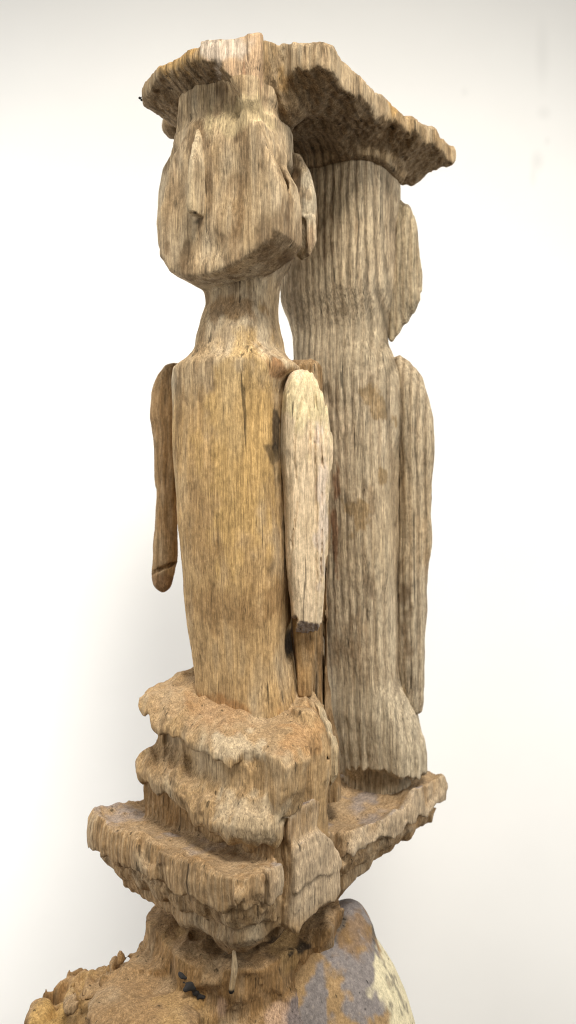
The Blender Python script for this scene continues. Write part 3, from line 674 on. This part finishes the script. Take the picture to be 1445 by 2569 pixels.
def c_base(V, N):
    x, y, z = V.T; px, py = pix(V)
    col = paint(V, N, lin(152, 118, 76), lin(128, 98, 62), .6, .15, 60, .55, -.1, .5)
    col = mix(col, lin(182, 148, 96), sstep(.2, .7, fbm(x*12, y*12, z*9, 3, 81))*.45)
    pur = np.maximum(np.maximum(spot(V, 750, 2545, BY(750, 2545), .045, .035, 1, .35), spot(V, 830, 2400, BY(830, 2400), .06, .03, 2, .5)), spot(V, 880, 2500, -.1, .05, .08, 3, .6))
    col = mix(col, lin(116, 108, 108), pur*.85)
    col = mix(col, lin(196, 164, 138), np.maximum(spot(V, 700, 2545, BY(700, 2545), .03, .04, 4, .5), spot(V, 560, 2530, BY(560, 2530), .014, .03, 5, .4))*.6)
    col = mix(col, SOOT_BLACK, np.maximum(np.maximum(spot(V, 765, 2375, BY(765, 2375), .025, .010, 6, .4), spot(V, 840, 2335, -.1, .018, .012, 7, .5)), spot(V, 730, 2395, BY(730, 2395), .012, .008, 8, .3))*.85)
    col = mix(col, lin(198, 160, 96), spot(V, 120, 2555, BY(120, 2555), .05, .03, 9, .5)*.6)
    return col
base = build('base_block', G, bs, carving, ROUGHW, c_base, 'worn brown base block with ragged left edge')
# painted round bulge behind on the right
G = Grid((-.20, -.30, -1.80), (.45, .50, -.98), .005)
dm = ball(G, 790, 2800, .06, .292, .30, .535)
dm = smin(dm, ball(G, 880, 2318, .1, .045, .06, .05), .04)
dm = smin(dm, ball(G, 925, 2328, .12, .012, .02, .018), .012)
dm = carve(G, dm, 0, 60, .0004, .004, 9, big=.004)
flk = lambda V: fbm(V[:, 0]*13, V[:, 1]*13, V[:, 2]*9, 4, 91)
def c_dome(V, N):
    x, y, z = V.T; n1 = flk(V); n2 = fbm(x*30, y*30, z*18, 3, 92)
    col = np.tile(lin(128, 120, 116), (len(V), 1))*(1+.12*n2[:, None])
    col = mix(col, lin(156, 126, 84), sstep(-.06, .22, n1+.25*n2-1.1*(x-.16))*.9)
    edge = x-.222-.03*n1-.012*n2+.28*np.clip(z+1.25, -.3, .25)*-.05
    col = mix(col, lin(210, 198, 164), sstep(.0, .014, edge-.0))
    col = mix(col, lin(112, 104, 92), sstep(.55, .75, n2+.4*n1)*sstep(.0, .02, edge)*.7)
    col = mix(col, lin(70, 66, 62), np.maximum(spot(V, 925, 2325, .1, .03, .02, 1, .4), spot(V, 850, 2330, 0, .03, .02, 2, .5))*.85)
    return mix(col, lin(128, 98, 60), spot(V, 880, 2330, .05, .06, .035, 3, .6)*.7)
build('painted_bulge', G, dm, carving, PAINTED, c_dome, 'rounded bulge with flaking purple grey and cream paint')
# shaft that carries the base to the floor, below the frame
G = Grid((-.66, -.48, -2.46), (.42, .62, -1.40), .012)
sh = loft(G, [(2740, 230, 960), (3000, 240, 960), (3400, 260, 930), (3620, 200, 980), (3715, 190, 990)], Y=.08, k=.8, n=3.2, yaw=.4)
sh = carve(G, sh, .004, 40, 0, .012, 8)
build('shaft', G, sh, carving, ROUGHW, lambda V, N: paint(V, N, lin(152, 118, 76), BROWN, .6, .2, 60, .4, -.1, .5))

# --- small things fixed to the base
G = Grid((-.30, -.42, -1.15), (-.06, -.02, -.94), .0022)
bits = None
for i, (px, py, r) in enumerate(((455, 2448, .012), (463, 2462, .011), (474, 2472, .013), (486, 2476, .012), (480, 2466, .009), (495, 2487, .010), (505, 2493, .008), (513, 2498, .010), (466, 2452, .007))):
    q = ball(G, px, py, hit(GB, bs, px, py), r*.8, r*.9, r*.66); bits = q if bits is None else smin(bits, q, .004)
bits = carve(G, bits, 0, 1, 0, .007, 60)
build('tar_clump', G, bits, carving, CHAR, None, 'black clump of tar on the base')
G = Grid((-.20, -.48, -1.15), (-.08, -.10, -.94), .0024)
PY = hit(GB, bs, 583, 2470)-.034
pg = loft(G, [(2385, 583, 592), (2430, 580, 598), (2480, 573, 589), (2492, 573, 587)], Y=PY, k=1, n=2, cap=.004)
pg = carve(G, pg, 0, 1, .0006, .002, 30)
peg = build('peg', G, pg, carving, WOOD, lambda V, N: mix(paint(V, N, TAN, GREY, .5, .2, 75, .1, .1, .2), SOOT_BLACK, sstep(Zp(2476, PY), Zp(2484, PY), V[:, 2])), 'short wooden peg with a black tip')
G = Grid((.0, -.42, -1.25), (.06, .05, -1.0), .002)
yb = hit(GB, bs, 760, 2529); bf = carve(G, smin(ball(G, 757, 2524, yb, .004, .006, .006), ball(G, 762, 2533, yb, .0045, .006, .007), .003), 0, 1, 0, .002, 50)
build('paint_fleck', G, bf, carving, BLUE, None, 'small fleck of bright blue paint')
# speck of debris caught in a thread under the cap's left tip
G = Grid((-.40, -.06, 1.0), (-.33, .04, 1.08), .0012)
sp = smin(ball(G, 351, 246, 0, .004, .004, .003), ball(G, 355, 251, 0, .003, .004, .0025), .002)
t = P(353, 249, 0); t2_ = P(362, 228, 0)
seg = np.clip(((G.x-t[0])*(t2_[0]-t[0])+(G.z-t[2])*(t2_[2]-t[2]))/((t2_-t)@(t2_-t)), 0, 1)
sp = np.minimum(sp, np.sqrt((G.x-t[0]-seg*(t2_[0]-t[0]))**2+G.y**2+(G.z-t[2]-seg*(t2_[2]-t[2]))**2)-.0009)
build('debris', G, sp, capo, CHAR, None, 'tiny black speck hanging under the left tip of the brim')
